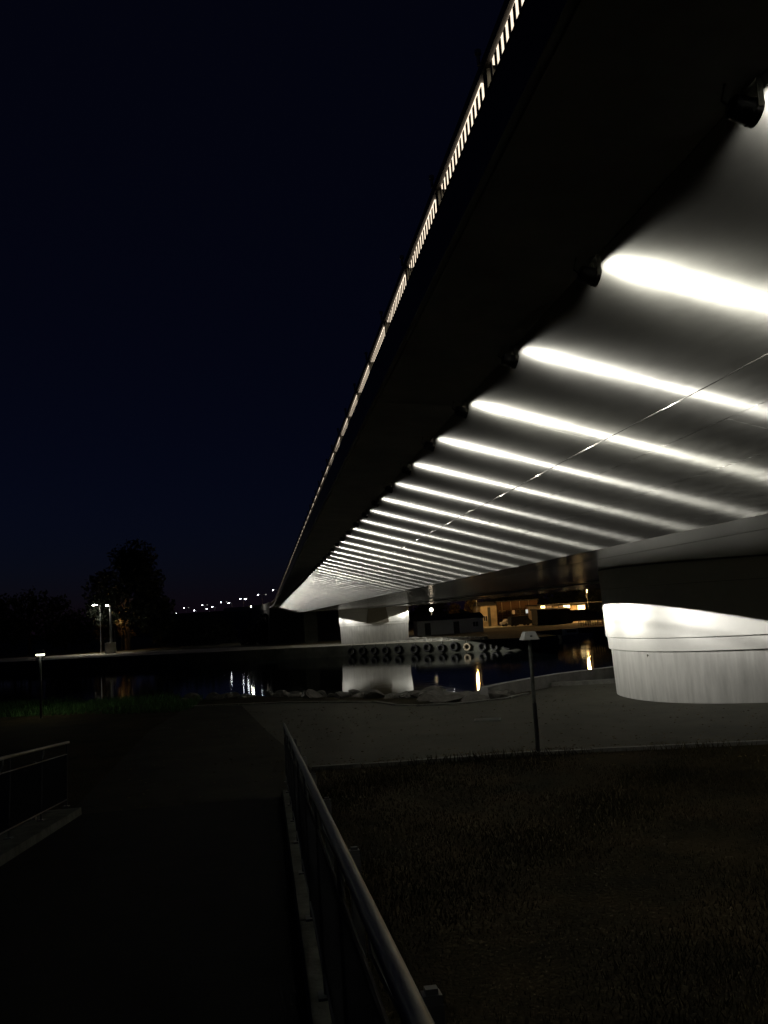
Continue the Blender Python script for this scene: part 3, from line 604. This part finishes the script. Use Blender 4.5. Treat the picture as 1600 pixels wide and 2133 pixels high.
# pale orange-lit houses
Y = 186.0
hd_ = thing('stucco_house', 'pale narrow house end lit orange, right of the white hut', 'building', (at_y(1003, 1290, Y).x, Y, 1.5)); w_ = at_y(1036, 1290, Y).x-at_y(1003, 1290, Y).x; hh_ = at_y(1020, 1261, Y).z-1.5
wallbox(hd_, 0, w_, 0, 8, 0, hh_, M['stucco']); MB().hexa([(-.2, -.3, hh_+.003), (w_+.2, -.3, hh_+.003), (w_+.2, 8, hh_+.003), (-.2, 8, hh_+.003)], [(0, 3, hh_+.9), (w_, 3, hh_+.9), (w_, 5, hh_+.9), (0, 5, hh_+.9)]).build('roof', M['roofd'], hd_)
window(hd_, w_*.25, 1.2, .8, 1.1, 0, M['glass']); MB().box(w_*.42, w_*.60, -.06, -.003, 0, hh_-.4).build('door', M['dark'], hd_)
Y = 192.0; xa, xb = at_y(1038, 1290, Y).x, at_y(1122, 1290, Y).x; zt = at_y(1080, 1252, Y).z
bl = thing('apartment_house', 'brown brick apartment house with rows of windows lit orange', 'building', (xa, Y, 1.5)); w_ = xb-xa; hh_ = zt-1.5
wallbox(bl, 0, w_, 0, 10, 0, hh_, M['brick'])
MB().box(-.2, w_+.2, -.3, 10.3, hh_+.002, hh_+.25).build('roof', M['roofd'], bl)
for fl in range(2):
    for i in range(9):
        window(bl, w_*(i+.5)/9, .55+fl*1.75, .5, .85, 0, M['winwhite'] if (fl, i) == (1, 6) else (M['litdim'] if (fl*7+i*3) % 5 == 1 else M['glass']), M['stucco'])
for i in range(1, 9, 2): MB().box(w_*i/9-.05, w_*i/9+.05, -.14, -.003, 0, hh_-.02).build('pilaster', M['stucco'], bl)
MB().box(0, w_, -.16, -.141, 1.75, 1.85).build('string_course', M['stucco'], bl)
for i in (1, 3): MB().box(w_*i/5-.9, w_*i/5+.9, -1.0, -.165, 1.9, 2.0).build('balcony', M['conc'], bl)
# shop building with glowing wall patches behind a dark shed
Y = 180.0; xa, xb = at_y(1124, 1290, Y).x, at_y(1222, 1290, Y).x; zt = at_y(1170, 1259, Y).z
sh = thing('lit_hall', 'building with a row of glowing yellow wall patches under its flat roof', 'building', (xa, Y, 1.5)); w_ = xb-xa; hh_ = zt-1.5
wallbox(sh, 0, w_, 0, 8, 0, hh_, M['stucco']); MB().box(-.5, w_+4, -.8, 8.4, hh_+.002, hh_+.22).build('roof', M['roofd'], sh)
def xl(px): return at_y(px, 1268, Y).x-xa
def zl(py, px): return at_y(px, py, Y).z-1.5
for (p0, p1, q0, q1, m_) in ((1126, 1136, 1262, 1269, 'glowwall'), (1138, 1150, 1262, 1267, 'litdim'), (1164, 1172, 1261.5, 1266, 'litdim'), (1173, 1188, 1261, 1267, 'glowwall'), (1203, 1219, 1261, 1274, 'glowwall')):
    a_, c_ = xl(p0), xl(p1); zb, zt_ = zl(q1, p0), zl(q0, p0); window(sh, (a_+c_)/2, zb, c_-a_-.1, max(.3, zt_-zb), 0, M[m_], M['dark'])  # emissive panes stand in for wall areas overexposed by lamplight
sd = thing('dark_shed', 'long dark shed standing in front of the glowing yellow wall patches', 'shed', (at_y(1121, 1300, 168).x, 168, 1.5)); w_ = at_y(1190, 1300, 168).x-at_y(1121, 1300, 168).x; hh_ = at_y(1150, 1270, 168).z-1.5
wallbox(sd, 0, w_, 0, 4, 0, hh_, M['roofd']); MB().hexa([(-.2, -.3, hh_+.002), (w_+.2, -.3, hh_+.002), (w_+.2, 4.2, hh_+.002), (-.2, 4.2, hh_+.002)], [(-.2, -.3, hh_+.08), (w_+.2, -.3, hh_+.08), (w_+.2, 4.2, hh_+.35), (-.2, 4.2, hh_+.35)]).build('roof', M['roofd'], sd)
for i in range(3): MB().box(w_*(.1+i*.3), w_*(.32+i*.3), -.05, -.003, .1, hh_-.4).build('door', M['dark'], sd)
def vehicle(loc, L, H, m, label, van=False, rz=0):
    t = thing('parked_van' if van else 'parked_car', label, 'van' if van else 'car', loc, rz); hw = .88
    if van: side = [(-L/2, .35), (-L/2, H*.95), (-L/2+.2, H), (L*.28, H), (L*.40, H*.62), (L/2, H*.5), (L/2, .35)]
    else: side = [(-L/2, .4), (-L/2, .85), (-L*.36, .95), (-L*.25, H), (L*.08, H), (L*.24, .95), (L*.46, .82), (L/2, .6), (L/2, .35)]
    MB().hexa([(x, -hw, z) for x, z in side], [(x, hw, z) for x, z in side]).build('body', m, t)
    ws = [(L*.06, .98), (L*.03, H*.9), (-L*.2, H*.9), (-L*.28, .98)] if not van else [(L*.16, H*.6), (L*.16, H*.88), (L*.27, H*.88), (L*.36, H*.6)]
    MB().hexa([(x, -hw-.012, z) for x, z in ws], [(x, -hw-.002, z) for x, z in ws]).build('window', M['glass'], t)
    for sx in (-.3, .3):
        for sy in (-1, 1):
            b = MB().tube([(sx*L, sy*(hw-.18), .33), (sx*L, sy*(hw+.02), .33)], .33, 14); b.build('wheel', M['rubber'], t)
    MB().box(L/2-.005, L/2+.03, -.75, -.5, .6, .75).build('headlight', M['carl'], t)
    return t
g = at_y(1083, 1294, 174); vehicle((g.x, g.y, 1.5), 4.6, 2.0, M['car'], 'dark van parked in front of the brown apartment house', True, .15)
g = at_y(1063, 1294, 178); vehicle((g.x, g.y, 1.5), 4.2, 1.45, M['carl'], 'pale car parked left of the dark van', False, .1)
g = at_y(1207, 1296, 171); vehicle((g.x, g.y, 1.5), 6.5, 2.6, M['car'], 'large dark van parked right of the long dark shed', True, .0)
poly('orange_street', [(40, 171), (90, 165), (120, 165), (120, 178.5), (92, 179), (40, 184)], 1.52, M['apron'], kind='structure')
# orange lamps of the street
for px, py, Y, pw, lab in ((1222, 1226, 174, 4200, 'sodium street lamp beside the yellow lit panel near the pier'), (990, 1222, 180, 1500, 'sodium street lamp among the orange-lit tree tops')):
    g = at_y(px, py, Y); street((g.x, g.y, 1.5), g.z-1.5, (-1,), lab, m=M['lampo'], r=.09, power=0, head=(.3, .15), grp='orange street lamps across the river', arm=.6)
    plight('lamp_light', (g.x-.8, g.y, g.z-.4), pw, (1, .55, .18), None, .25)
g = at_y(215, 1300, 172); t = thing('yard_lamp', 'small pale tube light among the brown-lit trees at left', 'lamp', (at_y(238, 1290, 172).x, 172, 1.5)); zt = at_y(238, 1286, 172).z-1.5
MB().tube([(0, 0, 0), (0, 0, zt)], .05, 6).build('pole', M['bracket'], t); MB().tube([(0, -.1, zt), (0, -.1, zt+1.0)], .05, 8).build('tube', M['winwhite'], t); plight('lamp_light', (.3, 1.2, zt+.3), 420, (1, .55, .22), t, .2)
# moored boat and picket fence on the far right water edge
Y = 133; g = at_y(1192, 1313, Y); bt = thing('moored_boat', 'faint pale flat boat moored left of the picket fence at the far bank', 'boat', (g.x, 132, 0.0), .03)
hull = [(-2.6, -.8), (2.2, -.8), (3.1, 0), (2.2, .8), (-2.6, .8)]
MB().hexa([(x*.86, y*.8, -.3) for x, y in hull], [(x, y, .75) for x, y in hull]).build('hull', M['carl'], bt)
MB().box(-1.8, .4, -.6, .6, .752, 1.6).build('cabin', M['wood'], bt); MB().box(-1.5, .1, -.62, -.602, 1.05, 1.4).build('window', M['glass'], bt)
fn = thing('picket_fence', 'short pale picket fence at the far bank left of the big pier', 'fence', (at_y(1208, 1312, 141).x, 141.5, 1.5))
for i in range(11): MB().box(i*.42, i*.42+.12, 0, .05, 0, 1.1).build('picket', M['stucco'], fn)
for z in (.25, .85): MB().box(0, 4.32, .052, .09, z, z+.1).build('rail', M['stucco'], fn)
